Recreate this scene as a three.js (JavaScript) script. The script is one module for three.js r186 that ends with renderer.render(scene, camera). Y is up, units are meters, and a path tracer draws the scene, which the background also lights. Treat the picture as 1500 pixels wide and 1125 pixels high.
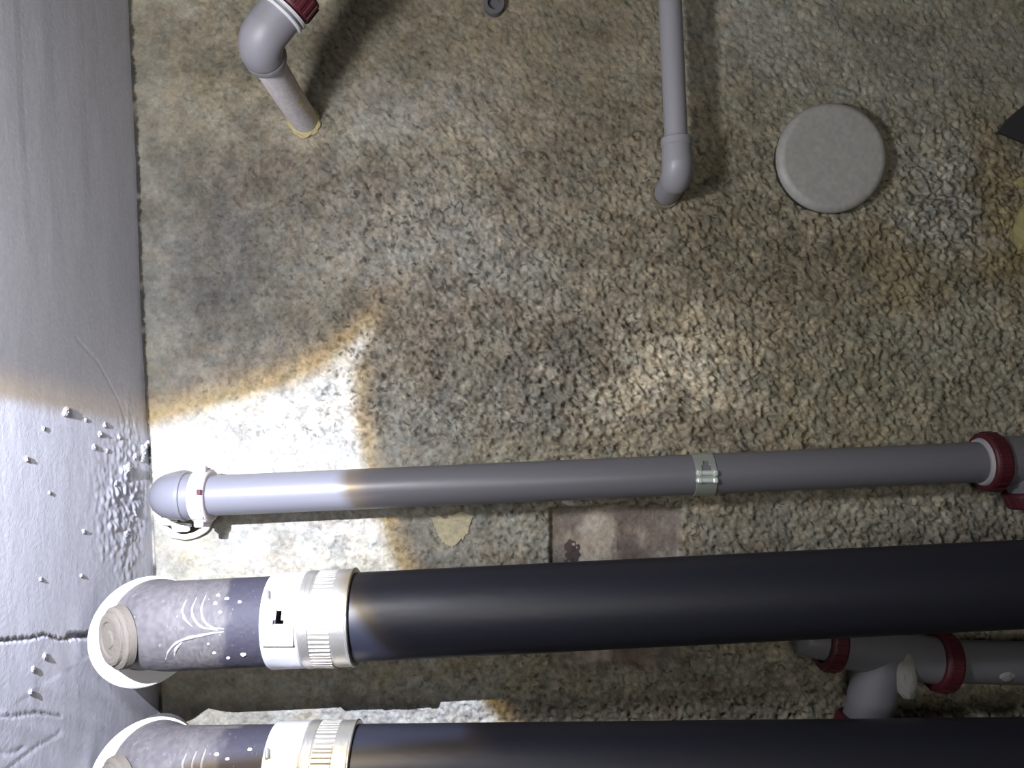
import * as THREE from 'three';
import { RectAreaLightUniformsLib } from 'three/addons/lights/RectAreaLightUniformsLib.js';
import { RoundedBoxGeometry } from 'three/addons/geometries/RoundedBoxGeometry.js';
import { Brush, Evaluator, SUBTRACTION } from 'three-bvh-csg';
import { mergeGeometries } from 'three/addons/utils/BufferGeometryUtils.js';

// ---------------------------------------------------------------- camera, lights, exposure
RectAreaLightUniformsLib.init();
const scene = new THREE.Scene();
scene.background = new THREE.Color(0x000000);
const FOCAL = 1128;                                    // focal length in pixels of a 1500 x 1125 frame
const EYE = 1.4, CEILING = 2.6;                        // the phone looks straight up from 1.4 m at a ceiling 2.6 m high
const camera = new THREE.PerspectiveCamera(2 * Math.atan(562.5 / FOCAL) * 180 / Math.PI, 4 / 3, 0.02, 20);
camera.position.set(0, EYE, 0);
camera.up.set(0, 0, 1);
camera.lookAt(0, CEILING, 0);
const renderer = new THREE.WebGLRenderer({ antialias: true });
renderer.toneMapping = THREE.LinearToneMapping;
renderer.toneMappingExposure = 1.0;
renderer.shadowMap.enabled = true;

// The torch stands left of the picture: emitters behind a plate with a four-pointed opening (the LED die that a zoom torch
// projects). The cool emitter lies deepest, so its square is the smallest and the warm ones fringe it.
const TORCH = { x: -0.49, y: EYE + 0.25, z: 0.135, gap: 0.08, mid: [0.10, -0.50] };
const BEAM = [                                          // colour, candela, share of the depth behind the plate
  [[0.50, 0.66, 1.0], 11.6, 1.0],
  [[1.0, 0.74, 0.20], 2.9, 0.905],
  [[1.0, 0.48, 0.14], 0.9, 0.85],
];
const SPILL = [[0.96, 0.96, 1.0], 1.95];                // light that leaks round the torch's front ring
const PANEL = [[1.0, 0.98, 0.90], 11];                  // added fill light: an unseen flat panel at the floor

function aim(light, from, to) {
  light.position.set(...from); light.target.position.set(...to);
  light.castShadow = true; light.shadow.mapSize.set(1024, 1024); light.shadow.bias = -0.0005;
  light.shadow.camera.near = 0.005; light.shadow.camera.far = 6;
  scene.add(light, light.target);
}
const mouth = [TORCH.x + TORCH.mid[0] * TORCH.gap, TORCH.y + TORCH.gap, TORCH.z + TORCH.mid[1] * TORCH.gap];
const emitterSpots = [];
for (const [colour, candela, share] of BEAM) {
  const p = [TORCH.x, TORCH.y, TORCH.z].map((v, i) => mouth[i] + (v - mouth[i]) * share);
  const l = new THREE.SpotLight(new THREE.Color().setRGB(...colour), candela, 0, 1.05, 0.9, 2);
  l.shadow.radius = share < 1 ? 0.085 : 0.06;
  aim(l, p, [p[0] + 0.09, p[1] + 1, p[2] - 0.47]);
  emitterSpots.push(p);
}
{
  const l = new THREE.SpotLight(new THREE.Color().setRGB(...SPILL[0]), SPILL[1], 0, 1.45, 0.5, 2);
  l.shadow.radius = 2.5;
  aim(l, [TORCH.x + 0.07, TORCH.y + TORCH.gap + 0.014, TORCH.z + 0.012], [TORCH.x + 0.17, CEILING, TORCH.z]);
}
const PANEL_AT = [-0.1, 0.2, 0.1];
{
  const l = new THREE.RectAreaLight(new THREE.Color().setRGB(...PANEL[0]), PANEL[1], 0.5, 0.5);
  l.position.set(PANEL_AT[0], PANEL_AT[1] + 0.004, PANEL_AT[2]);
  l.lookAt(PANEL_AT[0], CEILING, PANEL_AT[2]);
  scene.add(l);
}

// ---------------------------------------------------------------- helpers
function rng(seed) { let s = seed >>> 0; return () => { s = (s + 0x6d2b79f5) | 0; let t = Math.imul(s ^ (s >>> 15), 1 | s); t = (t + Math.imul(t ^ (t >>> 7), 61 | t)) ^ t; return ((t ^ (t >>> 14)) >>> 0) / 4294967296; }; }
function hash(i, j, k = 0) { let h = Math.imul(i, 374761393) ^ Math.imul(j, 668265263) ^ Math.imul(k, 2147483647 ^ 0x5bd1e995); h = Math.imul(h ^ (h >>> 13), 1274126177); h ^= h >>> 16; h = Math.imul(h, 0x45d9f3b); return ((h ^ (h >>> 15)) >>> 0) / 4294967296; }
function noise(x, y, k = 0) {                           // value noise, -1..1
  const i = Math.floor(x), j = Math.floor(y); let u = x - i, v = y - j;
  u = u * u * (3 - 2 * u); v = v * v * (3 - 2 * v);
  const a = hash(i, j, k), b = hash(i + 1, j, k), c = hash(i, j + 1, k), d = hash(i + 1, j + 1, k);
  return 2 * (a + (b - a) * u + (c - a) * v + (a - b - c + d) * u * v) - 1;
}
function fbm(x, y, n, k = 0) { let s = 0, a = 1, t = 0; for (let o = 0; o < n; o++) { s += a * noise(x, y, k + o * 7); t += a; a *= 0.55; x = x * 2.03 + 3.1; y = y * 2.03 - 1.7; } return s / t; }
const W = { d: 0, d2: 0, id: 0 };
function cells(x, y, k = 0) {                           // nearest grain: distance, second distance, random tone
  const i = Math.floor(x), j = Math.floor(y); let d = 9, d2 = 9, id = 0;
  for (let a = -1; a < 2; a++) for (let b = -1; b < 2; b++) {
    const h = hash(i + a, j + b, k), px = i + a + h - x, py = j + b + ((h * 977.13) % 1) - y, q = px * px + py * py;
    if (q < d) { d2 = d; d = q; id = (h * 5381.7) % 1; } else if (q < d2) d2 = q;
  }
  W.d = Math.sqrt(d); W.d2 = Math.sqrt(d2); W.id = id; return W;
}
const clamp = (v, a = 0, b = 1) => Math.min(b, Math.max(a, v));
const smooth = (a, b, v) => { const t = clamp((v - a) / (b - a)); return t * t * (3 - 2 * t); };
const V = (x, y, z) => new THREE.Vector3(x, y, z);
// a point at a given distance above the eye, found from where it shows in the photograph
const at = (px, py, up) => V((px - 750) / FOCAL * up, EYE + up, (562.5 - py) / FOCAL * up);

const taken = {};
function numbered(name) { const n = taken[name] = (taken[name] ?? -1) + 1; return n ? name + '_' + String(n).padStart(3, '0') : name; }
function thing(name, label, category, position, group) {
  const o = new THREE.Group(); o.name = numbered(name);
  if (position) o.position.copy(position);
  o.userData = { label, category }; if (group) o.userData.group = group;
  scene.add(o); return o;
}
function part(name, geometry, material, parent, label) {   // geometry is given in world coordinates and moved into the parent's frame
  parent.updateWorldMatrix(true, false);
  geometry.applyMatrix4(parent.matrixWorld.clone().invert());
  const m = new THREE.Mesh(geometry, material); m.name = name; m.castShadow = m.receiveShadow = true;
  if (label) m.userData.label = label;
  parent.add(m); return m;
}
function structure(name, geometry, material) {
  const m = new THREE.Mesh(geometry, material); m.name = name; m.userData.kind = 'structure'; m.castShadow = m.receiveShadow = true;
  scene.add(m); return m;
}
function merged(list) { return mergeGeometries(list.map((g) => { const n = g.index ? g.toNonIndexed() : g; for (const k of Object.keys(n.attributes)) if (!['position', 'normal', 'uv'].includes(k)) n.deleteAttribute(k); return n; })); }
// a round bar swept along points, one radius per point, closed at both ends; uv = metres along, turns around
function sweep(points, radii, sides = 48, capped = true) {
  const n = points.length, pos = [], uv = [], idx = [];
  const R = (i) => Array.isArray(radii) ? radii[i] : radii;
  let t0 = points[1].clone().sub(points[0]).normalize();
  let u = Math.abs(t0.z) < 0.9 ? V(0, 0, 1) : V(1, 0, 0); u.sub(t0.clone().multiplyScalar(u.dot(t0))).normalize();
  let len = 0;
  for (let i = 0; i < n; i++) {
    const a = points[Math.max(0, i - 1)], b = points[Math.min(n - 1, i + 1)], t = b.clone().sub(a);
    if (t.lengthSq() < 1e-14) t.copy(t0); t.normalize();
    u.sub(t.clone().multiplyScalar(u.dot(t))).normalize(); t0 = t;
    const w = t.clone().cross(u);
    if (i) len += points[i].distanceTo(points[i - 1]);
    for (let s = 0; s <= sides; s++) {
      const f = s / sides * Math.PI * 2, c = Math.cos(f) * R(i), q = Math.sin(f) * R(i);
      pos.push(points[i].x + u.x * c + w.x * q, points[i].y + u.y * c + w.y * q, points[i].z + u.z * c + w.z * q);
      uv.push(len, s / sides);
    }
  }
  for (let i = 0; i < n - 1; i++) for (let s = 0; s < sides; s++) {
    const a = i * (sides + 1) + s, b = a + sides + 1;
    idx.push(a, a + 1, b, b, a + 1, b + 1);
  }
  const g = new THREE.BufferGeometry();
  g.setAttribute('position', new THREE.Float32BufferAttribute(pos, 3));
  g.setAttribute('uv', new THREE.Float32BufferAttribute(uv, 2));
  g.setIndex(idx); g.computeVertexNormals();
  const nr = g.attributes.normal;                       // close the normals over the seam
  for (let i = 0; i < n; i++) {
    const a = i * (sides + 1), b = a + sides, s = V(nr.getX(a) + nr.getX(b), nr.getY(a) + nr.getY(b), nr.getZ(a) + nr.getZ(b)).normalize();
    nr.setXYZ(a, s.x, s.y, s.z); nr.setXYZ(b, s.x, s.y, s.z);
  }
  if (!capped) return g;
  const caps = [0, n - 1].filter((i) => R(i) > 1e-5).map((i) => {
    const d = points[i ? n - 1 : 0].clone().sub(points[i ? n - 2 : 1]).normalize();
    const c = new THREE.CircleGeometry(R(i), sides); c.applyQuaternion(new THREE.Quaternion().setFromUnitVectors(V(0, 0, 1), d)); c.translate(points[i].x, points[i].y, points[i].z); return c;
  });
  return merged([g, ...caps]);
}
// a turned profile [[along, radius], ...] set on an axis from `from` along `dir`; sharp steps stay sharp
function turned(profile, from, dir, sides = 64) {
  const g = new THREE.LatheGeometry(profile.map(([a, r]) => new THREE.Vector2(r, a)), sides).toNonIndexed();
  g.computeVertexNormals();
  const p = g.attributes.position, n = g.attributes.normal;   // smooth round the axis, creased along it
  for (let i = 0; i < p.count; i++) {
    const r = Math.hypot(p.getX(i), p.getZ(i)); if (r < 1e-6) continue;
    const ny = n.getY(i), s = Math.sqrt(Math.max(0, 1 - ny * ny)), out = (n.getX(i) * p.getX(i) + n.getZ(i) * p.getZ(i)) < 0 ? -1 : 1;
    n.setXYZ(i, out * s * p.getX(i) / r, ny, out * s * p.getZ(i) / r);
  }
  g.applyQuaternion(new THREE.Quaternion().setFromUnitVectors(V(0, 1, 0), dir.clone().normalize()));
  g.translate(from.x, from.y, from.z); return g;
}
function arc(a, corner, b, radius, n = 14) {              // straight run, round bend at the corner, straight run
  const d1 = a.clone().sub(corner).normalize(), d2 = b.clone().sub(corner).normalize();
  const half = d1.angleTo(d2) / 2, back = radius / Math.tan(half);
  const centre = corner.clone().add(d1.clone().add(d2).normalize().multiplyScalar(radius / Math.sin(half)));
  const s = corner.clone().add(d1.clone().multiplyScalar(back)).sub(centre), e = corner.clone().add(d2.clone().multiplyScalar(back)).sub(centre);
  const out = [a], total = s.angleTo(e), axis = s.clone().cross(e).normalize();
  for (let i = 0; i <= n; i++) out.push(s.clone().applyAxisAngle(axis, total * i / n).add(centre));
  out.push(b); return out;
}
function box(w, h, d, x, y, z, r = 0.001) { const g = new RoundedBoxGeometry(w, h, d, 2, Math.min(r, w / 2.1, h / 2.1, d / 2.1)); g.translate(x, y, z); return g; }
function lump(radius, seed, squash, centre, detail = 3, rough = 0.3) {   // an uneven clod
  const g = new THREE.IcosahedronGeometry(radius, detail), p = g.attributes.position, s = seed * 13.7;
  for (let i = 0; i < p.count; i++) {
    const v = V(p.getX(i), p.getY(i), p.getZ(i)), n = v.clone().normalize();
    const k = 1 + rough * (noise(n.x * 2.1 + s, n.y * 2.1 + n.z * 1.7) + 0.5 * noise(n.x * 5 + s, n.z * 5 - n.y * 3));
    p.setXYZ(i, v.x * k * squash[0], v.y * k * squash[1], v.z * k * squash[2]);
  }
  g.computeVertexNormals(); g.translate(centre.x, centre.y, centre.z); return g;
}
const cutter = new Evaluator(); cutter.useGroups = false; cutter.attributes = ['position', 'normal', 'uv'];
function cut(solid, tools) {                              // real openings cut through a closed shell
  let b = new Brush(solid); b.updateMatrixWorld();
  for (const t of tools) { const c = new Brush(t); c.updateMatrixWorld(); b = cutter.evaluate(b, c, SUBTRACTION); }
  return b.geometry;
}
const to8 = (v) => { v = clamp(v); return 255 * (v <= 0.0031308 ? 12.92 * v : 1.055 * Math.pow(v, 1 / 2.4) - 0.055); };
function texture(w, h, f, colour, repeat) {               // f(column share, row share) -> linear rgb or a height 0..1
  const data = new Uint8Array(w * h * 4);
  for (let j = 0; j < h; j++) for (let i = 0; i < w; i++) {
    const c = f((i + 0.5) / w, (j + 0.5) / h), k = (j * w + i) * 4;
    if (colour) { data[k] = to8(c[0]); data[k + 1] = to8(c[1]); data[k + 2] = to8(c[2]); } else data[k] = data[k + 1] = data[k + 2] = 255 * clamp(c);
    data[k + 3] = 255;
  }
  const t = new THREE.DataTexture(data, w, h); t.magFilter = THREE.LinearFilter; t.minFilter = THREE.LinearMipmapLinearFilter; t.generateMipmaps = true;
  if (colour) t.colorSpace = THREE.SRGBColorSpace;
  if (repeat) t.wrapS = t.wrapT = THREE.RepeatWrapping;
  t.needsUpdate = true; return t;
}
function material(rgb, roughness, extra = {}) { return new THREE.MeshStandardMaterial({ color: new THREE.Color().setRGB(...rgb), roughness, ...extra }); }
const grit = texture(512, 512, (u, v) => {                // a fine pitted tile, used as relief on many surfaces
  let h = 0.5; for (const [f, a, k] of [[16, 0.22, 3], [37, 0.18, 5], [90, 0.14, 8]]) { const i = u * f, j = v * f; h += a * noise(i, j, k) * Math.min(1, 8 * Math.min(u, 1 - u, v, 1 - v) + 0.2); } return h;
}, false, true);

const M = {
  grey: material([0.145, 0.143, 0.162], 0.4),
  greyPale: material([0.26, 0.255, 0.28], 0.42),
  greyElbowDimmed: material([0.19, 0.185, 0.205], 0.5),  // stub elbow colour, darkened to stand in for weaker light there
  greyOld: material([0.34, 0.325, 0.34], 0.55),
  cap: material([0.33, 0.325, 0.31], 0.5),
  red: material([0.062, 0.007, 0.013], 0.55),
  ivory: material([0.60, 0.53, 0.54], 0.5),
  black: material([0.015, 0.016, 0.026], 0.48, { bumpMap: grit, bumpScale: 0.0004 }),
  dark: material([0.012, 0.012, 0.014], 0.8),
  steel: material([0.50, 0.48, 0.44], 0.42, { metalness: 0.8, bumpMap: grit, bumpScale: 0.0006 }),
  zinc: material([0.42, 0.46, 0.42], 0.4, { metalness: 0.5 }),
  zincBright: material([0.75, 0.8, 0.76], 0.35, { metalness: 0.4 }),
  shield: material([0.62, 0.62, 0.66], 0.42, { metalness: 0.25, bumpMap: grit, bumpScale: 0.0006 }),
  mortar: material([0.62, 0.6, 0.55], 0.9, { bumpMap: grit, bumpScale: 0.001 }),
  smear: material([0.25, 0.245, 0.25], 0.7),
  white: material([0.72, 0.71, 0.69], 0.6),
  yellowed: material([0.42, 0.35, 0.18], 0.8, { bumpMap: grit, bumpScale: 0.001 }),
  foam: material([0.30, 0.265, 0.12], 0.85),
  clod: material([0.36, 0.36, 0.37], 0.9),
  flake: new THREE.MeshStandardMaterial({ roughness: 0.9, map: (() => { const t = texture(128, 128, (u, v) => { const k = 1 + 0.3 * fbm(u * 9, v * 9, 3, 180) + 0.12 * noise(u * 50, v * 50, 181); return [0.47 * k, 0.42 * k, 0.28 * k]; }, true, true); t.repeat.set(14, 14); return t; })() }),
  slate: material([0.03, 0.03, 0.034], 0.6),
  lampBody: material([0.03, 0.03, 0.03], 0.7),
  plain: material([0.3, 0.29, 0.28], 0.9),
};

// ---------------------------------------------------------------- the room
// The left wall stands slightly askew to the pipes: x along its face
const wallX = (z) => -0.574 - 0.042 * z;
const px2x = (px) => (px - 750) / FOCAL * 1.2, py2z = (py) => (562.5 - py) / FOCAL * 1.2;   // metres on the ceiling plane

// patches of the sprayed coat, as seen: centre, reach, colour, strength, how lumpy
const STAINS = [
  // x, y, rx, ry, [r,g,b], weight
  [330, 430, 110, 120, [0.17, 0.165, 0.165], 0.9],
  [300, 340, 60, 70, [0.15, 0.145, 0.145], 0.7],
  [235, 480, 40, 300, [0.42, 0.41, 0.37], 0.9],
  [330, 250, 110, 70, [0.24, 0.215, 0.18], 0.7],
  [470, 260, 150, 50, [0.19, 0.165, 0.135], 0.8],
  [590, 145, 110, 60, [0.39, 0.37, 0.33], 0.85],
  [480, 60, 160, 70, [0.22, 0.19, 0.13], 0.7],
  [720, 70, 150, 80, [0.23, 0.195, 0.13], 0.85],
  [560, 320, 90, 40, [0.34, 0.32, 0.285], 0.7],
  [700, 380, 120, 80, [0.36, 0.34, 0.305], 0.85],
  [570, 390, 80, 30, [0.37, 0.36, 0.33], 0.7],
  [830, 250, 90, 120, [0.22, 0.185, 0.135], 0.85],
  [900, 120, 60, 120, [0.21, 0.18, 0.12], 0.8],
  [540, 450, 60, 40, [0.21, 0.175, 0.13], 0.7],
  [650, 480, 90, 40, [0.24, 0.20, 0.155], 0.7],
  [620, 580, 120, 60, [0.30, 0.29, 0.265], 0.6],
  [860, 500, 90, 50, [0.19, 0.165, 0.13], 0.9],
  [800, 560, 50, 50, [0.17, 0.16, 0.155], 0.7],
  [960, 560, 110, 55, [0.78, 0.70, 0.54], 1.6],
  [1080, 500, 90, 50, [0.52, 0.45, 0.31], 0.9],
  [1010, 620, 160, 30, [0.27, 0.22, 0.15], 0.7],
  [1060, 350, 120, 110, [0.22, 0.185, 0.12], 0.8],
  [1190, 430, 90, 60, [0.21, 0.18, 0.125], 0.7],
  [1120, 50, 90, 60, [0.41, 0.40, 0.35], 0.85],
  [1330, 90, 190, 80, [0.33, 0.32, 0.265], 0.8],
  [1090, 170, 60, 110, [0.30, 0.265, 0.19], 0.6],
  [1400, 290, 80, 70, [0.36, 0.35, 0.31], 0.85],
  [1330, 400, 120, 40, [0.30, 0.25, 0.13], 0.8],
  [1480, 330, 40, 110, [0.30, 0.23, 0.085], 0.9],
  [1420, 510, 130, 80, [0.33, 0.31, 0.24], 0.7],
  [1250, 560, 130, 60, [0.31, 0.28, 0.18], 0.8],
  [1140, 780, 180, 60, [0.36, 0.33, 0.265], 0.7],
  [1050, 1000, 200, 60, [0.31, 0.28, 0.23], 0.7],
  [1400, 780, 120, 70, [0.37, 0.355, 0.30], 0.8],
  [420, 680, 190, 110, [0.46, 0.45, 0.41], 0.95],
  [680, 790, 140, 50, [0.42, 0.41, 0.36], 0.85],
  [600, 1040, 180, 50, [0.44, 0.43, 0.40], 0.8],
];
const inPatch = (x, y) => {                              // the bare recess left of centre, below the grey pipe
  const wob = 7 * noise(x / 23, y / 23, 90) + 3 * noise(x / 7, y / 7, 91);
  return smooth(-3, 3, Math.min(x - 806, 998 + 0.5 * wob - x, y - 744 - wob, 974 + wob - y));
};
function lumpiness(px, py) {                              // how coarse the coat stands
  let a = 0.45 + 0.55 * smooth(280, 620, px + 60 * noise(px / 130, py / 130, 40)) * smooth(60, 330, py);
  a += 0.9 * Math.exp(-(((px - 850) / 260) ** 2 + ((py - 560) / 110) ** 2));
  a += 0.6 * Math.exp(-(((px - 1400) / 90) ** 2 + ((py - 300) / 90) ** 2));
  a *= 0.35 + 0.65 * smooth(215, 330, px);
  if (py > 640) a *= 0.55 + 0.45 * smooth(560, 900, px);
  return a * (1 - 0.8 * inPatch(px, py));
}
const HOLE = [-0.507, -0.194];
function coatHeight(x, z) {                               // metres that the coat stands proud of the slab
  const px = 750 + x / 1.2 * FOCAL, py = 562.5 - z / 1.2 * FOCAL, amp = lumpiness(px, py);
  const wx = x + 0.004 * noise(x * 60, z * 60, 11), wz = z + 0.004 * noise(x * 60, z * 60, 12);
  const c = cells(wx / 0.0088, wz / 0.0088, 1), lump_ = 0.0030 * (1 - smooth(0.0, 0.95, c.d)) * (0.2 + 0.8 * c.id);
  const c2 = cells(wz / 0.0125 + 7, wx / 0.0125, 6), pit = (c2.id > 0.5 ? 1 : 0) * (1 - smooth(0.08, 0.36, c2.d));
  let h = amp * (lump_ + 0.0021 * noise(wx / 0.0078, wz / 0.0078, 2) + 0.0019 * noise(x / 0.0046, z / 0.0046, 3) - 0.0050 * pit);
  h += 0.004 * fbm(x * 5, z * 5, 3, 20);
  h -= 0.012 * inPatch(px, py) - 0.0018 * inPatch(px, py) * noise(px / 40, py / 30, 33);
  h -= 0.007 * smooth(0.006, 0.001, Math.abs(x - wallX(z) - 0.002)) * smooth(0.55, -0.1, z - 0.2 * noise(z * 9, 0, 5));   // the open joint along the wall
  h -= 0.006 * smooth(0.014, 0.004, Math.hypot(x - px2x(577), z - py2z(163)));       // small pits
  h -= 0.005 * smooth(0.008, 0.003, Math.hypot(x - px2x(485), z - py2z(168)));
  const cav = Math.hypot(x - HOLE[0], z - HOLE[1]);          // the hole that the grey pipe's elbow rises into
  if (cav < 0.046) h += (-0.036 - h) * smooth(0.0405, 0.0375, cav);
  return h;
}
function coatColour(px, py) {
  const wx = px + 42 * noise(px / 90, py / 90, 50) + 26 * noise(px / 30, py / 30, 51) + 14 * noise(px / 11, py / 11, 54), wy = py + 30 * noise(px / 90, py / 90, 52) + 24 * noise(px / 30, py / 30, 53) + 13 * noise(px / 11, py / 11, 55);
  let r = 0.285, g = 0.257, b = 0.19, t = 0.7;
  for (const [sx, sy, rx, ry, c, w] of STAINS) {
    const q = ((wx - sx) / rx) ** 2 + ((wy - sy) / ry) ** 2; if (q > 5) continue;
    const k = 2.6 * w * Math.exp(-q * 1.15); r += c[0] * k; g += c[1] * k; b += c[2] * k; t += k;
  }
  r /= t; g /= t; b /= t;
  const p = inPatch(px, py);
  if (p > 0) {                                            // bare concrete and old skim in the recess
    const f = smooth(-0.15, 0.35, fbm(px / 55, py / 60, 4, 60) + (px < 905 ? 0.25 : -0.05) - 0.4 * smooth(790, 750, py));
    let pr = 0.33 + 0.32 * f, pg = 0.28 + 0.295 * f, pb = 0.24 + 0.245 * f;
    const seam = smooth(-1.5, 1.5, px - 899 + 3 * noise(py / 9, 2, 67)) * smooth(1000, 900, px + 40 * noise(px / 25, py / 18, 68)) * smooth(748, 790, py + 16 * noise(px / 14, py / 11, 69)); pr *= 1 - 0.33 * seam; pg *= 1 - 0.38 * seam; pb *= 1 - 0.38 * seam;
    if (((px - 838) / 11) ** 2 + ((py - 812) / 17) ** 2 + 0.8 * noise(px / 5, py / 5, 66) < 1) { pr = 0.13; pg = 0.1; pb = 0.1; }
    r += (pr - r) * p; g += (pg - g) * p; b += (pb - b) * p;
  }
  const amp = Math.min(1.3, lumpiness(px, py));
  let k = 1 + (0.12 + 0.22 * amp) * noise(px / 6, py / 6, 70) + (0.08 + 0.14 * amp) * noise(px / 2.9 + 5, py / 2.9, 71) + 0.10 * noise(px / 1.7, py / 1.7, 72) + 0.10 * noise(px / 14, py / 14, 73);
  const c = cells(px / 11 + 0.6 * noise(px / 8, py / 8, 76), py / 11 + 0.6 * noise(px / 8, py / 8, 77), 9);
  k *= 1 - 0.62 * Math.min(1, amp) * smooth(0.55, 0.85, c.id) * (1 - smooth(0.14, 0.34, c.d));   // dark grains
  k *= 1 + 0.3 * amp * smooth(0.25, 0.02, c.id) * (1 - smooth(0.18, 0.4, c.d));     // pale grains
  const gap = px2x(px) - wallX(py2z(py)) + 0.0025 * noise(py / 7, px / 40, 190) + 0.0015 * noise(py / 2.5, px / 9, 191);   // ragged dark line coloured along the joint with the wall
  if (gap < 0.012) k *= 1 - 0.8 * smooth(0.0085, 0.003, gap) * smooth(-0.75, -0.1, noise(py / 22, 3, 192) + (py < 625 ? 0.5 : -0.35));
  const warm = 0.05 * noise(px / 17, py / 17, 75);
  k = 0.67 * k * (1 + 0.26 * fbm(px / 46, py / 46, 3, 160) + 0.12 * noise(px / 20, py / 20, 170));
  return [r * k * (1 + warm), g * k, b * k * (1 - warm)];
}
const AREA = { x0: -0.66, x1: 1.24, z0: -0.95, z1: 0.95 };
function gridSurface(us, vs, point, uvOf) {
  const nu = us.length, nv = vs.length, pos = new Float32Array(nu * nv * 3), uv = new Float32Array(nu * nv * 2), idx = new Uint32Array((nu - 1) * (nv - 1) * 6);
  let k = 0, q = 0;
  for (let j = 0; j < nv; j++) for (let i = 0; i < nu; i++) { const p = point(us[i], vs[j]), t = uvOf(us[i], vs[j]); pos.set(p, k * 3); uv.set(t, k * 2); k++; }
  for (let j = 0; j < nv - 1; j++) for (let i = 0; i < nu - 1; i++) { const a = j * nu + i, b = a + nu; idx.set([a, a + 1, b, b, a + 1, b + 1], q); q += 6; }
  const g = new THREE.BufferGeometry();
  g.setAttribute('position', new THREE.BufferAttribute(pos, 3)); g.setAttribute('uv', new THREE.BufferAttribute(uv, 2));
  g.setIndex(new THREE.BufferAttribute(idx, 1)); g.computeVertexNormals(); return g;
}
const steps = (a, b, n) => Array.from({ length: n + 1 }, (_, i) => a + (b - a) * i / n);
{
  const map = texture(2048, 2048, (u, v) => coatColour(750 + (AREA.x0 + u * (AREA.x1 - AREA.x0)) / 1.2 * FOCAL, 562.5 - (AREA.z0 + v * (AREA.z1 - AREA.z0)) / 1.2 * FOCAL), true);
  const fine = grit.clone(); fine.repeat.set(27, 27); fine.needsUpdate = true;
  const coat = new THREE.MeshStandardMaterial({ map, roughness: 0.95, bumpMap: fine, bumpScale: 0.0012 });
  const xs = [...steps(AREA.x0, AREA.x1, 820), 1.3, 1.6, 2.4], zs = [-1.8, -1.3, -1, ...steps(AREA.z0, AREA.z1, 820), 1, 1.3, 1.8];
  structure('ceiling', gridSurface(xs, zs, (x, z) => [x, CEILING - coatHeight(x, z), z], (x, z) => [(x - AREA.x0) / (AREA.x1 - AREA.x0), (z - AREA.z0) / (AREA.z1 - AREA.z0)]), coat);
  const slab = new THREE.BoxGeometry(3.4, 0.2, 4); slab.translate(0.8, CEILING + 0.14, 0); structure('ceiling_slab', slab, M.plain);
}
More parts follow.
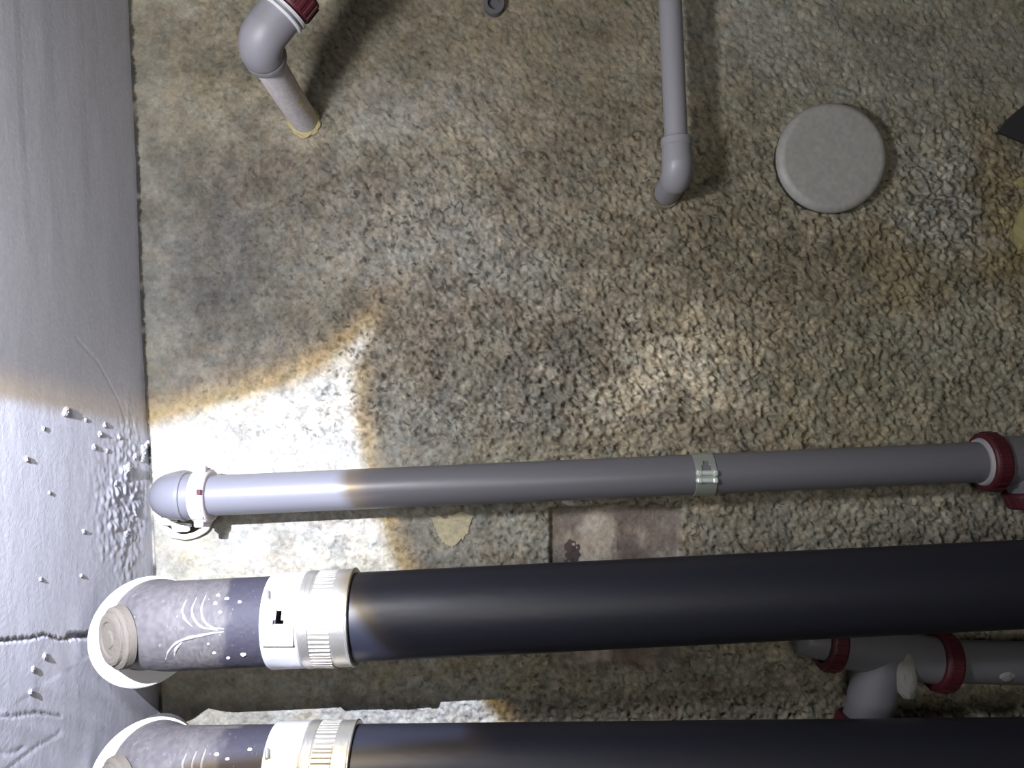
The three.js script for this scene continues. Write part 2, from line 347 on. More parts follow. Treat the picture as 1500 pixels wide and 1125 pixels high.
{ // left wall: trowelled render with lumps of mortar, cracks and old streaks
  const lowest = 0.62;                                    // the finely built band runs from here to the ceiling, above the eye
  const rough = (d, z) => Math.exp(-(((d - 1.12) / 0.055) ** 2 + ((z + 0.175) / 0.07) ** 2)) + 0.35 * Math.exp(-(((d - 1.15) / 0.03) ** 2 + ((z + 0.08) / 0.06) ** 2)) + 0.25 * Math.exp(-(((d - 1.13) / 0.03) ** 2 + ((z + 0.27) / 0.08) ** 2));
  const line = (d, z, pts, w) => {                        // distance to a ragged line of [d, z] points, as a groove depth 0..1
    let best = 9;
    for (let i = 0; i < pts.length - 1; i++) {
      const [a, b] = pts[i], [c, e] = pts[i + 1], t = clamp(((d - a) * (c - a) + (z - b) * (e - b)) / ((c - a) ** 2 + (e - b) ** 2));
      best = Math.min(best, Math.hypot(d - a - t * (c - a), z - b - t * (e - b)));
    }
    return 1 - smooth(w * 0.4, w, best + 0.0012 * noise(d * 300, z * 300, 8));
  };
  const crackA = [[0.70, -0.232], [0.86, -0.286], [0.90, -0.297], [0.925, -0.301], [0.955, -0.317], [0.975, -0.322]], gashA = [[0.972, -0.319], [0.985, -0.3215], [1.02, -0.334]];
  const crackB = [[0.70, -0.30], [0.86, -0.371], [0.90, -0.384], [0.95, -0.409]], crackC = [[0.80, -0.385], [0.86, -0.412], [0.88, -0.415]], crackD = [[0.8, -0.425], [0.9, -0.425], [0.95, -0.43]];
  const seam = [[1.02, 0.06], [1.07, 0.03], [1.10, 0.0], [1.125, -0.03], [1.14, -0.055]];
  const height = (d, z) => {
    const c = cells(d / 0.011, z / 0.011, 4);
    let h = 0.00025 * fbm(d * 40, z * 14, 3, 30) + 0.0006 * fbm(d * 7, z * 4, 2, 34) + rough(d, z) * (0.0035 * (1 - smooth(0.1, 0.7, c.d)) * c.id + 0.0014 * noise(d * 150, z * 150, 36));
    if (z < -0.36) h += 0.0010 * noise((d + z * 1.4) * 45, (z - d * 0.4) * 9, 37);
    h -= 0.0022 * line(d, z, crackA, 0.0020) + 0.005 * line(d, z, gashA, 0.0050) + 0.0009 * line(d, z, crackB, 0.0022) + 0.0006 * Math.max(line(d, z, crackC, 0.003), line(d, z, crackD, 0.003));
    h -= 0.0004 * line(d, z, seam, 0.003);
    return h * smooth(0.5, 0.68, d);
  };
  const map = texture(512, 1536, (u, v) => {
    const d = lowest + u * (1.21 - lowest), z = -0.75 + v * 1.5;
    let k = 1 + 0.07 * fbm(d * 30, z * 9, 4, 80) + 0.05 * noise(d * 260, z * 260, 81);
    const streak = (c, w) => smooth(w, w * 0.6, Math.abs(d - c + 0.003 * noise(z * 6, 3, 82))) * smooth(0.02, 0.4, z + 0.1 * noise(d * 90, z * 20, 83));
    k *= 1 - 0.14 * streak(0.923, 0.008) - 0.09 * streak(0.985, 0.014) - 0.05 * streak(1.06, 0.01);
    k *= 1 - 0.35 * clamp(rough(d, z)) * (0.5 + 0.5 * noise(d * 130, z * 130, 84));
    k *= 1 - 0.55 * Math.max(line(d, z, crackA, 0.0022), line(d, z, gashA, 0.005)) - 0.3 * line(d, z, crackB, 0.0024);
    return [0.50 * k, 0.50 * k, 0.55 * k];
  }, true);
  const fine = grit.clone(); fine.repeat.set(9, 22); fine.needsUpdate = true;
  const m = new THREE.MeshStandardMaterial({ map, roughness: 0.85, bumpMap: fine, bumpScale: 0.0002 });
  const ds = [-1.4, -0.6, 0, 0.4, ...steps(lowest, 1.2, 240), 1.23], zs = [-1.8, -1.3, -0.95, ...steps(-0.75, 0.75, 520), 0.95, 1.3, 1.8];
  const w = structure('wall_left', gridSurface(zs, ds, (z, d) => [wallX(z) + height(d, z), EYE + d, z], (z, d) => [(d - lowest) / (1.21 - lowest), (z + 0.75) / 1.5]), m);
  // separate clods of mortar stuck on the render
  const clods = [[90, 604, 0.007], [175, 688, 0.0105], [203, 657, 0.010], [200, 672, 0.007], [210, 650, 0.006], [190, 668, 0.0055], [148, 622, 0.004], [168, 640, 0.0045], [58, 627, 0.0035], [160, 708, 0.005], [172, 782, 0.006], [150, 660, 0.004], [45, 955 + 5, 0.0045], [27, 980, 0.004], [22, 1014, 0.004], [130, 655, 0.0045], [186, 752, 0.006], [62, 722, 0.0025], [110, 778, 0.0035], [120, 615, 0.003], [104, 843, 0.003], [44, 848, 0.003], [30, 672, 0.004], [140, 636, 0.0045]];
  clods.forEach(([px, py, r], i) => {
    const d = 0.576 * FOCAL / (750 - px), z = (562.5 - py) / FOCAL * d;
    part('mortar_clod', lump(0.82 * r, i + 1, [0.5, 0.9, 1], V(wallX(z) + 0.25 * r, EYE + d, z), 2, 0.5), M.clod, w);
  });
  const back = new THREE.BoxGeometry(0.2, 3, 4); back.rotateY(0); back.translate(-0.78, 1.4, 0); structure('wall_left_core', back, M.plain);
}
for (const [n, w, h, d, x, y, z] of [['floor', 3.4, 0.2, 4, 0.8, -0.1, 0], ['wall_right', 0.2, 2.6, 4, 2.4, 1.3, 0], ['wall_front', 3.4, 2.6, 0.2, 0.8, 1.3, 1.8], ['wall_back', 3.4, 2.6, 0.2, 0.8, 1.3, -1.8]]) {
  const g = new THREE.BoxGeometry(w, h, d); g.translate(x, y, z); structure(n, g, M.plain);
}

// ---------------------------------------------------------------- the two black drain pipes
function ride(axisA, axisB, x) { const t = (x - axisA.x) / (axisB.x - axisA.x); return axisA.clone().lerp(axisB, t); }
const elbowSkin = (seed) => texture(384, 192, (u, v) => {  // cast iron, its heel powdered with grey dust up to a ragged edge
  const n = fbm(u * 14 + seed, v * 9, 4, 100), edge = 0.27 + 0.10 * fbm(u * 4, v * 6 + seed, 3, 110);
  const dust = smooth(edge - 0.03, edge + 0.04, u + 0.05 * n) * (0.78 + 0.22 * n), fleck = noise(u * 160, v * 120, 115) > 0.9 ? 0.1 : 0;
  const k = 0.9 + 0.3 * noise(u * 90, v * 70, 116);
  return [0.03 + fleck + dust * 0.085 * k, 0.028 + fleck + dust * 0.076 * k, 0.042 + fleck + dust * 0.060 * k];
}, true);
function drainPipe(label, A, B, seed, low) {
  const dir = B.clone().sub(A).normalize(), r = 0.057;
  const on = (x) => ride(A, B, x);
  const bandEnd = -0.2055, bandStart = -0.269, shieldStart = -0.3155;
  const t = thing('drain_pipe', label, 'pipe', on(-0.2), 'large black drain pipes');
  part('pipe_body', sweep(steps(bandEnd - 0.006, 1.35, 40).map((x) => on(x)), r, 72), M.black, t);
  const bend = on(-0.476), wallEnd = bend.clone().add(V(-0.030, 0.085, -0.004));
  const path = arc(on(shieldStart + 0.02), bend, wallEnd, 0.055, 16), dense = [];
  for (let i = 0; i < path.length - 1; i++) { const n = Math.max(1, Math.round(path[i].distanceTo(path[i + 1]) / 0.006)); for (let k = 0; k < n; k++) dense.push(path[i].clone().lerp(path[i + 1], k / n)); }
  dense.push(path[path.length - 1]);
  const g = sweep(dense, dense.map((p) => 0.0575 - 0.012 * smooth(bend.y + 0.02, bend.y + 0.075, p.y)), 64), uv = g.attributes.uv; let far = 0;
  for (let i = 1; i < dense.length; i++) far += dense[i].distanceTo(dense[i - 1]);
  for (let i = 0; i < uv.count; i++) uv.setX(i, uv.getX(i) / far);
  const elbow = part('elbow', g, new THREE.MeshStandardMaterial({ map: elbowSkin(seed), roughness: 0.72, bumpMap: grit, bumpScale: 0.0012 }), t, 'dusty cast elbow with white sealant smears');
  const legDir = V(-0.70, 0.71, -0.05).normalize();
  part('flange', turned([[0, 0.05], [0, 0.0715], [0.002, 0.0735], [0.006, 0.0735], [0.008, 0.0715], [0.008, 0.05]], bend.clone().add(legDir.clone().multiplyScalar(0.026)).add(V(0.002, 0.004, -0.013)), legDir, 96), M.white, t, 'off-white collar round the elbow');
  const heel = V(-0.64, -0.77, 0).normalize();
  part('heel_boss', turned([[-0.01, 0.041], [0.000, 0.0395], [0.003, 0.036], [0.0035, 0.034], [0.007, 0.0325], [0.008, 0.029], [0.0082, 0.023], [0.0065, 0.021], [0.0068, 0.012], [0.0085, 0.010], [0.009, 0]], bend.clone().add(V(-0.006, -0.004, -0.004)).add(heel.clone().multiplyScalar(0.0405)), heel, 48), material([0.125, 0.108, 0.088], 0.8, { bumpMap: grit, bumpScale: 0.0012 }), t, 'round ringed boss at the elbow heel');
  // sealant smears and drops on the elbow's near side: given by the angle round the pipe, 0 facing the eye
  const skin = (x, a, lift) => on(x).add(V(0, -Math.cos(a), Math.sin(a)).multiplyScalar(0.0575 + lift));
  const smears = [
    [[-0.392, 0.95], [-0.392, 0.6], [-0.386, 0.35], [-0.375, 0.2], [-0.36, 0.16]], [[-0.403, 0.9], [-0.404, 0.6], [-0.398, 0.38], [-0.388, 0.22], [-0.368, 0.14]], [[-0.415, 0.85], [-0.416, 0.6], [-0.410, 0.4], [-0.40, 0.24]],
    [[-0.36, 0.10], [-0.375, 0.08], [-0.39, 0.04], [-0.405, 0.0], [-0.42, -0.1], [-0.43, -0.28], [-0.436, -0.5]], [[-0.412, -0.08], [-0.42, -0.22], [-0.424, -0.42]],
  ];
  smears.forEach((pts, i) => {
    const c = new THREE.CatmullRomCurve3(pts.map(([x, a]) => skin(x, a, -0.0004))).getPoints(24);
    part('sealant_smear', sweep(c, c.map((_, k) => 0.0006 + 0.0016 * Math.sin(Math.PI * (0.06 + 0.9 * k / 24)) * (0.8 + 0.3 * noise(k * 0.7, i, 120 + seed)) * (i < 3 ? 1.2 : 1.35)), 8), M.smear, t);
  });
  const q = rng(40 + seed);
  for (let i = 0; i < 9; i++) {
    const x = -0.325 - q() * 0.06, a = i < 3 ? 0.72 + i * 0.1 : -0.9 + q() * 1.7, s = 0.0012 + q() * 0.0022;
    part('sealant_drop', lump(s, i + seed, [1.2, 0.5, 1], skin(x, a, 0), 2, 0.2), M.white, t);
  }
  // coupling: a pale shield with a slotted clip, then a stainless band with pressed ridges and a lip
  const len = (a, b) => on(b).distanceTo(on(a));
    const cy = on(-0.292), put = (g, a, rad) => { g.rotateX(a); g.translate(cy.x, cy.y - Math.cos(a) * rad, cy.z + Math.sin(a) * rad); return g; };
  const wide = len(shieldStart, bandStart);
  const shield = part('coupling_shield', cut(turned([[0, 0.0578], [0, 0.0600], [0.002, 0.0612], [wide - 0.002, 0.0615], [wide, 0.0605], [wide, 0.0578], [0, 0.0578]], on(shieldStart), dir, 96), [put(new THREE.BoxGeometry(0.0075, 0.012, 0.020), 0.40, 0.0612), put(new THREE.BoxGeometry(0.014, 0.012, 0.006), 0.235, 0.0615)]), M.shield, t, 'pale shield of the coupling with a slot cut through');
  part('clip_plate', put(new RoundedBoxGeometry(0.040, 0.003, 0.024, 2, 0.001), -0.03, 0.0625), M.white, shield);
  part('clip_screw', put(new THREE.CylinderGeometry(0.003, 0.003, 0.012, 14).rotateZ(0.25), 0.78, 0.064).translate(-0.018, 0, 0), M.steel, shield);
  const L = len(bandStart, bandEnd), b = (s) => s * L;
  const band = part('coupling_band', turned([[0, 0.057], [0, 0.0612], [b(0.02), 0.0622], [b(0.06), 0.0628], [b(0.2), 0.0622], [b(0.24), 0.0615], [b(0.62), 0.0615], [b(0.66), 0.0622], [b(0.93), 0.0622], [b(0.955), 0.0634], [b(0.985), 0.0634], [L, 0.0620], [L, 0.056]], on(bandStart), dir, 96), M.steel, t, 'stainless band with pressed ridges');
  const ridges = [];
  for (let i = 0; i < 64; i++) {
    const a = i / 64 * Math.PI * 2 + 0.02 * noise(i * 3.3, 1, 5), gg = new RoundedBoxGeometry(L * 0.42, 0.0022, 0.0028, 1, 0.0009); gg.rotateX(a);
    const c = on(bandStart + b(0.44)); gg.translate(c.x, c.y - Math.cos(a) * 0.0617, c.z + Math.sin(a) * 0.0617); ridges.push(gg);
  }
  part('pressed_ridges', merged(ridges), M.steel, band);
  return t;
}
drainPipe('upper of two large black drain pipes, with whole coupling and dusty elbow in view', at(515, 903.5, 1.02), at(1500, 855, 1.02), 1);
drainPipe('lower of two large black drain pipes, cut off by the bottom edge of the picture', at(515, 1129, 1.02), at(1480, 1119, 1.02), 2);

// ---------------------------------------------------------------- the long grey pipe under the ceiling
const collarNut = (from, dir, r, len, inner) => {         // a union nut: ribbed ring with a rounded rim
  const list = [turned([[0, inner], [0, r - 0.003], [0.002, r - 0.0008], [0.005, r], [len - 0.004, r], [len - 0.001, r - 0.0012], [len, r - 0.004], [len, inner]], from, dir, 72)];
  const qn = new THREE.Quaternion().setFromUnitVectors(V(0, 1, 0), dir.clone().normalize());
  for (let i = 0; i < 18; i++) {
    const g = new RoundedBoxGeometry(0.0026, len * 0.72, 0.005, 1, 0.0009); g.translate(r + 0.0002, len * 0.5, 0); g.rotateY(i / 18 * Math.PI * 2); g.applyQuaternion(qn); g.translate(from.x, from.y, from.z); list.push(g);
  }
  return merged(list);
};
{
  const A = at(320, 725.5, 1.14), B = at(1440, 676.5, 1.14), dir = B.clone().sub(A).normalize(), on = (x) => ride(A, B, x);
  const t = thing('waste_pipe', 'long grey pipe running across above both black pipes, with red ring nut at right', 'pipe', on(0));
  const xNut = at(279, 0, 1.12).x, xRed = at(1443, 0, 1.13).x;
  part('pipe_body', sweep(steps(xNut, xRed + 0.02, 60).map((x) => on(x)), 0.0298, 64), M.grey, t);
  const leg = on(-0.512), top = leg.clone().setY(CEILING + 0.01);
  const elbow = part('elbow', sweep(arc(on(xNut + 0.008), leg, top, 0.03, 18), 0.0338, 56), M.grey, t);
  part('mould_ridge', turned([[0, 0.0335], [0.001, 0.036], [0.006, 0.036], [0.007, 0.0335]], on(-0.487), dir, 64), M.grey, elbow);
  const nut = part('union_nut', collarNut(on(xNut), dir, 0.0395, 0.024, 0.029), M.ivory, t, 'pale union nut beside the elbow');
  const c = on(xNut + 0.012);
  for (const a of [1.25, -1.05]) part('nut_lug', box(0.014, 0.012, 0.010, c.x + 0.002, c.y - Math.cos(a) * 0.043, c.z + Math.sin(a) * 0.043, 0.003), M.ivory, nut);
  part('red_mark', box(0.0065, 0.003, 0.008, c.x + 0.008, c.y - 0.0395, c.z + 0.011, 0.001), M.red, nut, 'small red chip');
  part('ring_nut', collarNut(on(xRed), dir, 0.043, 0.024, 0.0295), M.red, t, 'dark red ring nut');
  part('ring_washer', turned([[0, 0.0295], [0, 0.0335], [0.004, 0.0355], [0.005, 0.0295]], on(xRed - 0.004), dir, 64), M.greyOld, t, 'pale washer before the red nut');
  const tee = part('tee_fitting', sweep([on(xRed + 0.022), on(xRed + 0.03), on(xRed + 0.06), on(xRed + 0.3)], [0.034, 0.037, 0.036, 0.036], 56), M.grey, t);
  const root = on(xRed + 0.062), down = V(0.35, -0.05, -1).normalize();
  part('branch_socket', sweep([root, root.clone().add(down.clone().multiplyScalar(0.055))], 0.034, 48), M.grey, tee);
  part('ring_nut', collarNut(root.clone().add(down.clone().multiplyScalar(0.04)), down, 0.042, 0.024, 0.03), M.red, tee);
  // sealant loops round the hole that the elbow rises into
  const hole = thing('pipe_sleeve', 'pale broken sleeve with a dark gap round the grey elbow by the wall', 'sleeve', V(HOLE[0], CEILING, HOLE[1]));
  const hc = V(HOLE[0], CEILING, HOLE[1]);
  part('sleeve_rim', sweep(steps(Math.PI * 1.02, Math.PI * 1.98, 28).map((a, i) => V(hc.x + Math.cos(a) * 0.043, CEILING - 0.006 + 0.002 * noise(i * 0.5, 2, 7), hc.z + Math.sin(a) * 0.043)), steps(0, 1, 28).map((q) => 0.0052 + 0.0012 * noise(q * 9, 1, 8)), 16), M.white, hole);
  for (const [x0, z0, r0] of [[-0.004, -0.030, 0.011], [-0.022, -0.022, 0.009]]) part('sealant_bead', lump(r0, 3 + r0 * 900, [1.7, 0.7, 0.6], hc.clone().add(V(x0, -0.014, z0 + 0.004)), 3, 0.35), M.white, hole);
  // the galvanised clamp
  const k = thing('pipe_clamp', 'small galvanised strap clamp with two bright bars, halfway along the grey pipe', 'clamp', on(at(1034, 0, 1.115).x));
  const kc = on(at(1034, 0, 1.115).x);
  const wrap = (g, a, rad) => { g.rotateX(a); g.translate(kc.x, kc.y - Math.cos(a) * rad, kc.z + Math.sin(a) * rad); return g; };
  const s0 = kc.clone().add(dir.clone().multiplyScalar(-0.015));
  part('strap', cut(turned([[0, 0.0300], [0, 0.0310], [0.0003, 0.0316], [0.0297, 0.0316], [0.03, 0.0310], [0.03, 0.0300], [0, 0.0300]], s0, dir, 72), [wrap(new THREE.BoxGeometry(0.008, 0.008, 0.014), 0.66, 0.0312), wrap(new THREE.BoxGeometry(0.014, 0.008, 0.007), 0.42, 0.0312)]), M.zinc, k);
  for (const a of [0.17, -0.16]) part('hinge_bar', wrap(merged([new THREE.CapsuleGeometry(0.0036, 0.026, 6, 16).rotateZ(Math.PI / 2), box(0.008, 0.0085, 0.0085, -0.0115, 0, 0, 0.0025), box(0.008, 0.0085, 0.0085, 0.0115, 0, 0, 0.0025)]), a, 0.0335), M.zincBright, k);
  part('hanger_leg', box(0.022, 0.034, 0.003, kc.x, CEILING - 0.016, kc.z, 0.0008), M.zinc, k);
}

// ---------------------------------------------------------------- stub pipe, upper left
{
  const foot = at(447, 178, 1.2), axis = V(foot.x + 0.004, 0, foot.z);
  const low = V(axis.x + 0.004, EYE + 0.945, axis.z + 0.008), u = V(0.62, 0, 0.78).normalize();
  const t = thing('stub_pipe', 'pale stub pipe hanging from the ceiling, ending in a rounded elbow with a red nut', 'pipe', foot);
  part('stem', sweep([V(foot.x, CEILING + 0.012, foot.z), V(axis.x, EYE + 1.08, axis.z + 0.003), low.clone().setY(EYE + 0.965)], 0.0208, 48), (() => {
    const map = texture(256, 128, (x, y) => { const s = smooth(0.5, 0.15, Math.abs(y - 0.70 + 0.03 * noise(x * 9, 1, 130)) / 0.09 + 0.35 * noise(x * 30, y * 40, 131)) * smooth(0.95, 0.5, x + 0.1); const k = 1 + 0.12 * noise(x * 40, y * 40, 132); return [(0.58 + 0.02 * s) * k, (0.545 - 0.03 * s) * k, (0.56 - 0.28 * s) * k]; }, true);
    return new THREE.MeshStandardMaterial({ map, roughness: 0.6 });  // stem base colour lightened to stand in for bounced light
  })(), t, 'stem lightened to look lit, with a yellowed streak');
  const stem = t.children[0], uv = stem.geometry.attributes.uv; for (let i = 0; i < uv.count; i++) uv.setX(i, uv.getX(i) / 0.25);
  const end = low.clone().add(u.clone().multiplyScalar(0.046));
  const elbow = part('elbow', sweep(arc(low.clone().setY(EYE + 0.985), low, end, 0.024, 18), Array.from({ length: 21 }, (_, i) => i === 0 ? 0.0235 : 0.0268), 48), M.greyElbowDimmed, t, 'rounded grey elbow');
  part('socket_lip', turned([[0, 0.02], [0, 0.0265], [0.004, 0.0275], [0.010, 0.0275], [0.012, 0.0262], [0.012, 0.02]], V(low.x, EYE + 0.972, low.z), V(0, 1, 0.02), 48), M.greyElbowDimmed, elbow);
  part('rim', turned([[0, 0.02], [0, 0.030], [0.001, 0.031], [0.003, 0.031], [0.004, 0.03], [0.004, 0.024], [0.0075, 0.024], [0.0075, 0.0315], [0.011, 0.0315], [0.011, 0.02]], end, u, 64), material([0.5, 0.5, 0.53], 0.4), elbow, 'pale double rim');
  part('union_nut', collarNut(end.clone().add(u.clone().multiplyScalar(0.012)), u, 0.030, 0.030, 0.02), M.red, t, 'dark red union nut');
  part('tail', sweep([end.clone(), end.clone().add(u.clone().multiplyScalar(0.4))], 0.021, 40), M.greyElbowDimmed, t);
  part('foot_seal', lump(0.0215, 7, [1.12, 0.36, 1.12], V(foot.x, CEILING - 0.004, foot.z), 4, 0.16), M.yellowed, t, 'yellowed sealant at the foot');
}

// ---------------------------------------------------------------- thin grey vent pipe, top middle
{
  const foot = at(977, 283, 1.2), d = 1.125, bend = at(992.5, 258, d), up = at(981, 0, d).sub(bend).normalize();
  const t = thing('vent_pipe', 'thin blue-grey pipe coming down from the top edge and elbowing into a ceiling hole', 'pipe', V(foot.x, CEILING, foot.z));
  const joint = at(990.5, 203, d);
  part('pipe_body', sweep([joint.clone().sub(up.clone().multiplyScalar(0.02)), joint.clone().add(up.clone().multiplyScalar(0.15)), joint.clone().add(up.clone().multiplyScalar(0.55))], 0.0168, 48), M.greyPale, t);
  const elbow = part('elbow', sweep(arc(joint.clone(), bend, V(foot.x, CEILING + 0.012, foot.z), 0.022, 16), Array.from({ length: 19 }, (_, i) => i < 1 ? 0.0205 : i > 16 ? 0.0205 : 0.0222), 48), M.greyPale, t);
  part('socket_lip', turned([[0, 0.0165], [0, 0.0212], [0.0015, 0.0225], [0.011, 0.0225], [0.0125, 0.0212], [0.0125, 0.0165]], joint.clone().sub(up.clone().multiplyScalar(0.0115)), up, 56), M.greyPale, elbow);
  const h = at(972, 287, 1.2);
  part('hole_rim', turned([[-0.006, 0.0175], [0.004, 0.0195], [0.0045, 0.0225], [-0.006, 0.026]], V(h.x + 0.003, CEILING, h.z + 0.003), V(0, -1, 0), 40), material([0.16, 0.135, 0.1], 0.95), t, 'broken dark edge of the hole');
}

// ---------------------------------------------------------------- round cap, right
{
  const face = at(1221, 229, 1.172), h = CEILING - (EYE + 1.172), r = 0.0845;
  const t = thing('round_lid', 'large round grey plastic cap closing a pipe end flush with the ceiling', 'cap', V(face.x, CEILING, face.z));
  const prof = [[h - 0.009, 0.05], [h - 0.009, r - 0.001]];
  prof.length = 0; prof.push([0.014, r - 0.006], [0.013, r - 0.001]);
  for (let i = 0; i <= 8; i++) { const a = i / 8 * Math.PI / 2; prof.push([h - 0.011 + 0.011 * Math.sin(a), r - 0.012 + 0.012 * Math.cos(a)]); }
  prof.push([h - 0.0006, r * 0.55], [h - 0.0013, r * 0.28], [h - 0.0014, 0]);
  const g = new THREE.LatheGeometry(prof.map(([a, q]) => new THREE.Vector2(q, a)), 96); g.rotateX(Math.PI); g.translate(face.x, CEILING, face.z);
  const worn = texture(256, 256, (u, v) => { const k = 1 + 0.09 * noise(u * 40, v * 40, 140) + 0.07 * fbm(u * 7, v * 7, 3, 141); return [0.32 * k, 0.315 * k, 0.295 * k]; }, true);
  { const p = g.attributes.position, uv = g.attributes.uv; for (let i = 0; i < p.count; i++) uv.setXY(i, 0.5 + (p.getX(i) - face.x) / 0.2, 0.5 + (p.getZ(i) - face.z) / 0.2); }
  part('cap_shell', g, new THREE.MeshStandardMaterial({ map: worn, roughness: 0.48, side: THREE.DoubleSide }), t);
  part('gap_shade_ring', turned([[-0.01, r - 0.003], [0.0155, r - 0.003], [0.0155, r - 0.014], [-0.01, r - 0.014]], V(face.x, CEILING, face.z), V(0, -1, 0), 72), M.slate, t, 'dark ring under the cap, coloured as the shaded gap');  // ring coloured dark to stand in for shade in the gap
}

// ---------------------------------------------------------------- grey tee behind the black pipes, lower right
{
  const d = 1.13, L = at(1232, 944, d), R = at(1372, 968, d), C = at(1292, 958, d), dir = R.clone().sub(L).normalize();
  const t = thing('tee_pipe', 'grey plastic tee with three dark red nuts, behind the black pipes at lower right', 'pipe', C);
  const body = part('tee_body', sweep([L.clone().sub(dir.clone().multiplyScalar(0.015)), L, R], [0.031, 0.034, 0.034], 56), M.grey, t);
  part('ring_nut', collarNut(L.clone().sub(dir.clone().multiplyScalar(0.028)), dir, 0.041, 0.024, 0.03), M.red, t, 'dark red nut on the left arm');
  part('ring_nut', collarNut(R.clone().sub(dir.clone().multiplyScalar(0.006)), dir, 0.043, 0.025, 0.03), M.red, t, 'dark red nut on the right arm');
  const far = at(1700, 975, d);
  part('right_arm', sweep([R.clone(), at(1480, 971, d), far], 0.0305, 56), M.grey, t);
  const leg = at(1268, 1062, d), down = leg.clone().sub(C).normalize();
  part('branch', sweep([C, leg], [0.034, 0.033], 56), M.grey, body);
  part('ring_nut', collarNut(leg.clone().sub(down.clone().multiplyScalar(0.008)), down, 0.042, 0.025, 0.03), M.red, t, 'dark red nut on the lower arm');
  part('left_arm', sweep([L.clone(), L.clone().sub(dir.clone().multiplyScalar(0.05)), at(1190, 905, 1.14), at(1150, 880, 1.15)], 0.029, 48), M.grey, t);
  part('pale_patch', lump(0.017, 31, [0.9, 0.35, 2.0], at(1329, 992, d - 0.031), 3, 0.2), material([0.2, 0.2, 0.185], 0.8), t, 'pale patch in the crook');  // flattened pale lump set on the tee
  part('pale_patch', lump(0.0145, 33, [1.0, 0.3, 0.62], at(1475, 988, d - 0.027), 3, 0.15), material([0.24, 0.24, 0.24], 0.8), t, 'oval pale patch');
  part('hanger', box(0.02, 0.05, 0.003, R.x + 0.12, CEILING - 0.02, R.z, 0.0008), M.zinc, t);
}

// ---------------------------------------------------------------- small things on the ceiling
{
  const a = at(724, 10, 1.2), t = thing('ceiling_anchor', 'small dark round anchor stub set in the ceiling at the top edge', 'anchor', a);
  part('anchor_tube', turned([[-0.01, 0.0165], [0.012, 0.0165], [0.0135, 0.0155], [0.0135, 0.010], [0.004, 0.009], [0.004, 0]], a, V(0, -1, 0), 40), material([0.10, 0.10, 0.105], 0.8), t);
}
function flakeShape(pts, thick, seed) {
  const s = new THREE.Shape(pts.map(([x, y]) => new THREE.Vector2(x, y)));
  const g = new THREE.ExtrudeGeometry(s, { depth: thick, bevelEnabled: true, bevelSize: 0.0012, bevelThickness: 0.001, bevelSegments: 2 });
  g.rotateX(Math.PI / 2); return g;                       // lies flat, thickness downwards
}
{
  const pts0 = [[630, 757], [640, 754], [655, 757], [668, 753], [690, 757], [691, 768], [685, 775], [683, 784], [677, 789], [668, 795], [660, 801], [652, 794], [645, 785], [638, 776], [634, 766]], pts = [];
  pts0.forEach(([x, y], i) => { const [a, b] = pts0[(i + 1) % pts0.length]; for (let k = 0; k < 4; k++) { const X = x + (a - x) * k / 4, Y = y + (b - y) * k / 4; pts.push([px2x(X + 5 * noise(X / 5, Y / 5, 150)), py2z(Y + 5 * noise(X / 5, Y / 5, 151))]); } });
  const g = flakeShape(pts, 0.004, 1); g.translate(0, CEILING + 0.001, 0);
  const m = new THREE.Mesh(g, M.flake); m.name = 'plaster_flake'; m.castShadow = m.receiveShadow = true; m.userData = { label: 'pale yellow plaster flake on the ceiling just below the grey pipe', category: 'plaster' }; scene.add(m);
  const chip = new THREE.Mesh(lump(0.008, 12, [1.5, 0.5, 0.7], at(832, 735, 1.197), 3, 0.4), M.mortar); chip.name = 'plaster_chip'; chip.castShadow = chip.receiveShadow = true; chip.userData = { label: 'tiny white plaster chip on the upper edge of the bare patch', category: 'plaster' }; scene.add(chip);
}
{ // right edge: the corner of a dark bracket, and yellow foam round a hole
  const t = thing('bracket', 'dark bracket whose pointed corner enters at the right edge of the picture', 'bracket', at(1500, 185, 1.19));
  const pts = [[1464, 193], [1476, 176], [1505, 152], [1560, 150], [1560, 230], [1505, 210]].map(([x, y]) => [px2x(x) * 0.97, py2z(y) * 0.97]);
  const g = flakeShape(pts, 0.006, 2); g.translate(0, CEILING - 0.032, 0); part('plate', g, M.slate, t);
  part('standoff', box(0.03, 0.045, 0.03, px2x(1530) * 0.97, CEILING - 0.018, py2z(185) * 0.97, 0.003), M.slate, t);
  const f = thing('foam_plug', 'yellow sprayed foam bulge at the right edge below the dark bracket', 'foam', at(1515, 330, 1.2));
  part('foam_bulge', lump(0.034, 21, [0.75, 0.75, 1.35], at(1513, 332, 1.19), 4, 0.22), M.foam, f);
  part('foam_tongue', lump(0.014, 23, [1.2, 0.6, 0.8], at(1502, 268, 1.192), 3, 0.3), M.foam, f);
}

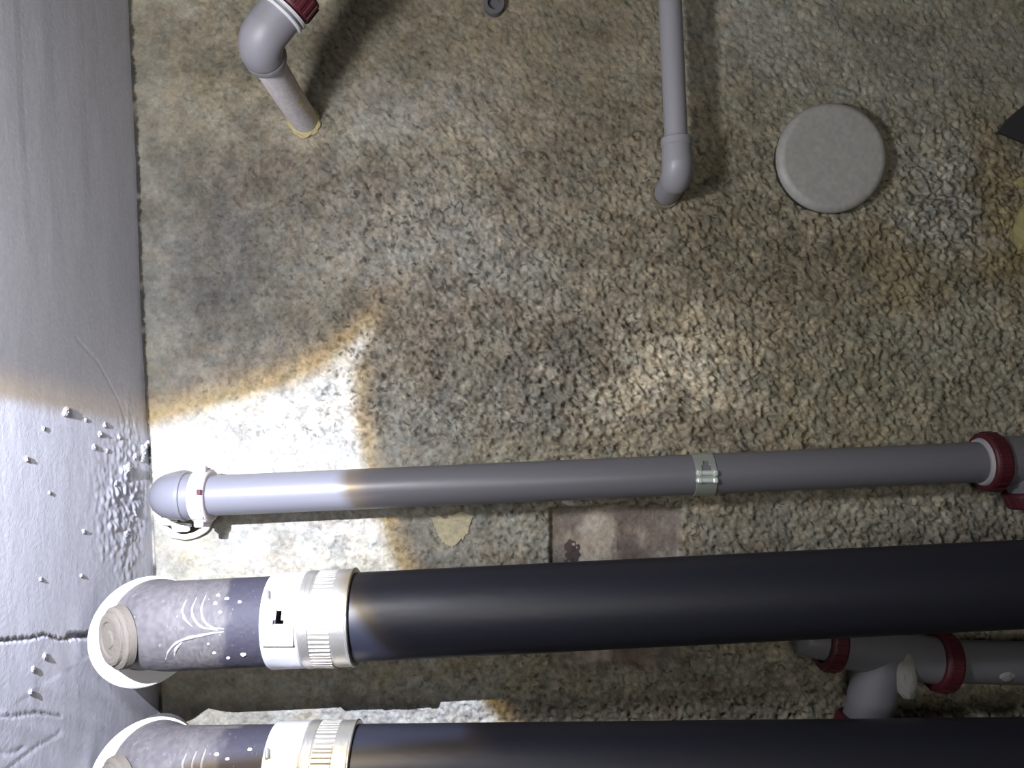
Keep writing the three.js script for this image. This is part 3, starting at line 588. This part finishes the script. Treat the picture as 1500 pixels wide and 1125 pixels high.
// ---------------------------------------------------------------- torch and added fill panel, outside the picture
{
  const t = thing('torch', 'black work torch on a pole beside the left wall, beam turned up to the corner', 'torch', V(TORCH.x, 0, TORCH.z));
  const G = TORCH.gap, y1 = TORCH.y + G;
  // outline of the projected square, as slopes from the deepest emitter
  const outline = [[0.29, -0.047], [0.259, -0.118], [0.259, -0.199], [0.282, -0.322], [0.328, -0.45], [0.396, -0.578], [0.493, -0.696], [0.585, -0.795], [0.358, -0.824], [0.121, -0.852], [-0.047, -0.947], [-0.11, -1.102], [-0.405, -1.26], [-0.405, -0.324], [-0.225, -0.306], [-0.134, -0.246], [-0.083, -0.213], [0.017, -0.186], [0.124, -0.154], [0.197, -0.123], [0.244, -0.087]];
  const plate = new THREE.Shape([[-0.062, 0.022], [0.075, 0.022], [0.075, -0.115], [-0.062, -0.115]].map(([x, z]) => new THREE.Vector2(x, z)));
  plate.holes.push(new THREE.Path(outline.map(([a, b]) => new THREE.Vector2(a * G, b * G))));
  const pg = new THREE.ExtrudeGeometry(plate, { depth: 0.0006, bevelEnabled: false }); pg.rotateX(Math.PI / 2); pg.translate(TORCH.x, y1 + 0.0006, TORCH.z);
  part('front_plate', pg, M.lampBody, t);
  const cx = TORCH.x + 0.0065, cz = TORCH.z - 0.0465, w = 0.137, hh = 0.102, yc = y1 - hh / 2;
  for (const [a, b, c, x, z] of [[0.003, hh, w, cx - w / 2, cz], [0.003, hh, w, cx + w / 2, cz], [w, hh, 0.003, cx, cz - w / 2], [w, hh, 0.003, cx, cz + w / 2]]) part('housing_side', new THREE.BoxGeometry(a, b, c).translate(x, yc, z), M.lampBody, t);
  part('housing_back', new THREE.BoxGeometry(w, 0.004, w).translate(cx, y1 - hh, cz), M.lampBody, t);
  const die = new THREE.MeshStandardMaterial({ color: 0x111111, emissive: new THREE.Color().setRGB(0.8, 0.87, 1), emissiveIntensity: 1.2 });
  emitterSpots.slice(0, 1).forEach((p) => part('emitter', new THREE.BoxGeometry(0.003, 0.002, 0.003).translate(p[0], p[1] - 0.004, p[2]), die, t));
  part('front_ring', new THREE.BoxGeometry(0.03, 0.002, 0.008).translate(TORCH.x + 0.07, y1 + 0.003, TORCH.z + 0.012), new THREE.MeshStandardMaterial({ color: 0x222222, emissive: new THREE.Color().setRGB(1, 0.95, 0.93), emissiveIntensity: 1.5 }), t);
  part('pole', sweep([V(cx, 0.01, cz), V(cx, y1 - hh, cz)], 0.012, 20), M.lampBody, t);
  part('pole_base', turned([[0, 0.0], [0, 0.07], [0.012, 0.066], [0.02, 0.0]], V(cx, 0, cz), V(0, 1, 0), 32), M.lampBody, t);
  const p = thing('added_fill_panel', 'unseen square fill light added on the floor, shining up', 'lamp', V(PANEL_AT[0], 0, PANEL_AT[2]));
  part('fill_case', box(0.54, PANEL_AT[1] - 0.004, 0.54, PANEL_AT[0], (PANEL_AT[1] - 0.004) / 2, PANEL_AT[2], 0.008), M.lampBody, p);
  part('fill_face', new THREE.BoxGeometry(0.5, 0.004, 0.5).translate(PANEL_AT[0], PANEL_AT[1] - 0.001, PANEL_AT[2]), new THREE.MeshStandardMaterial({ color: 0x222222, emissive: new THREE.Color().setRGB(1, 0.93, 0.84), emissiveIntensity: 1 }), p);
}
renderer.render(scene, camera);
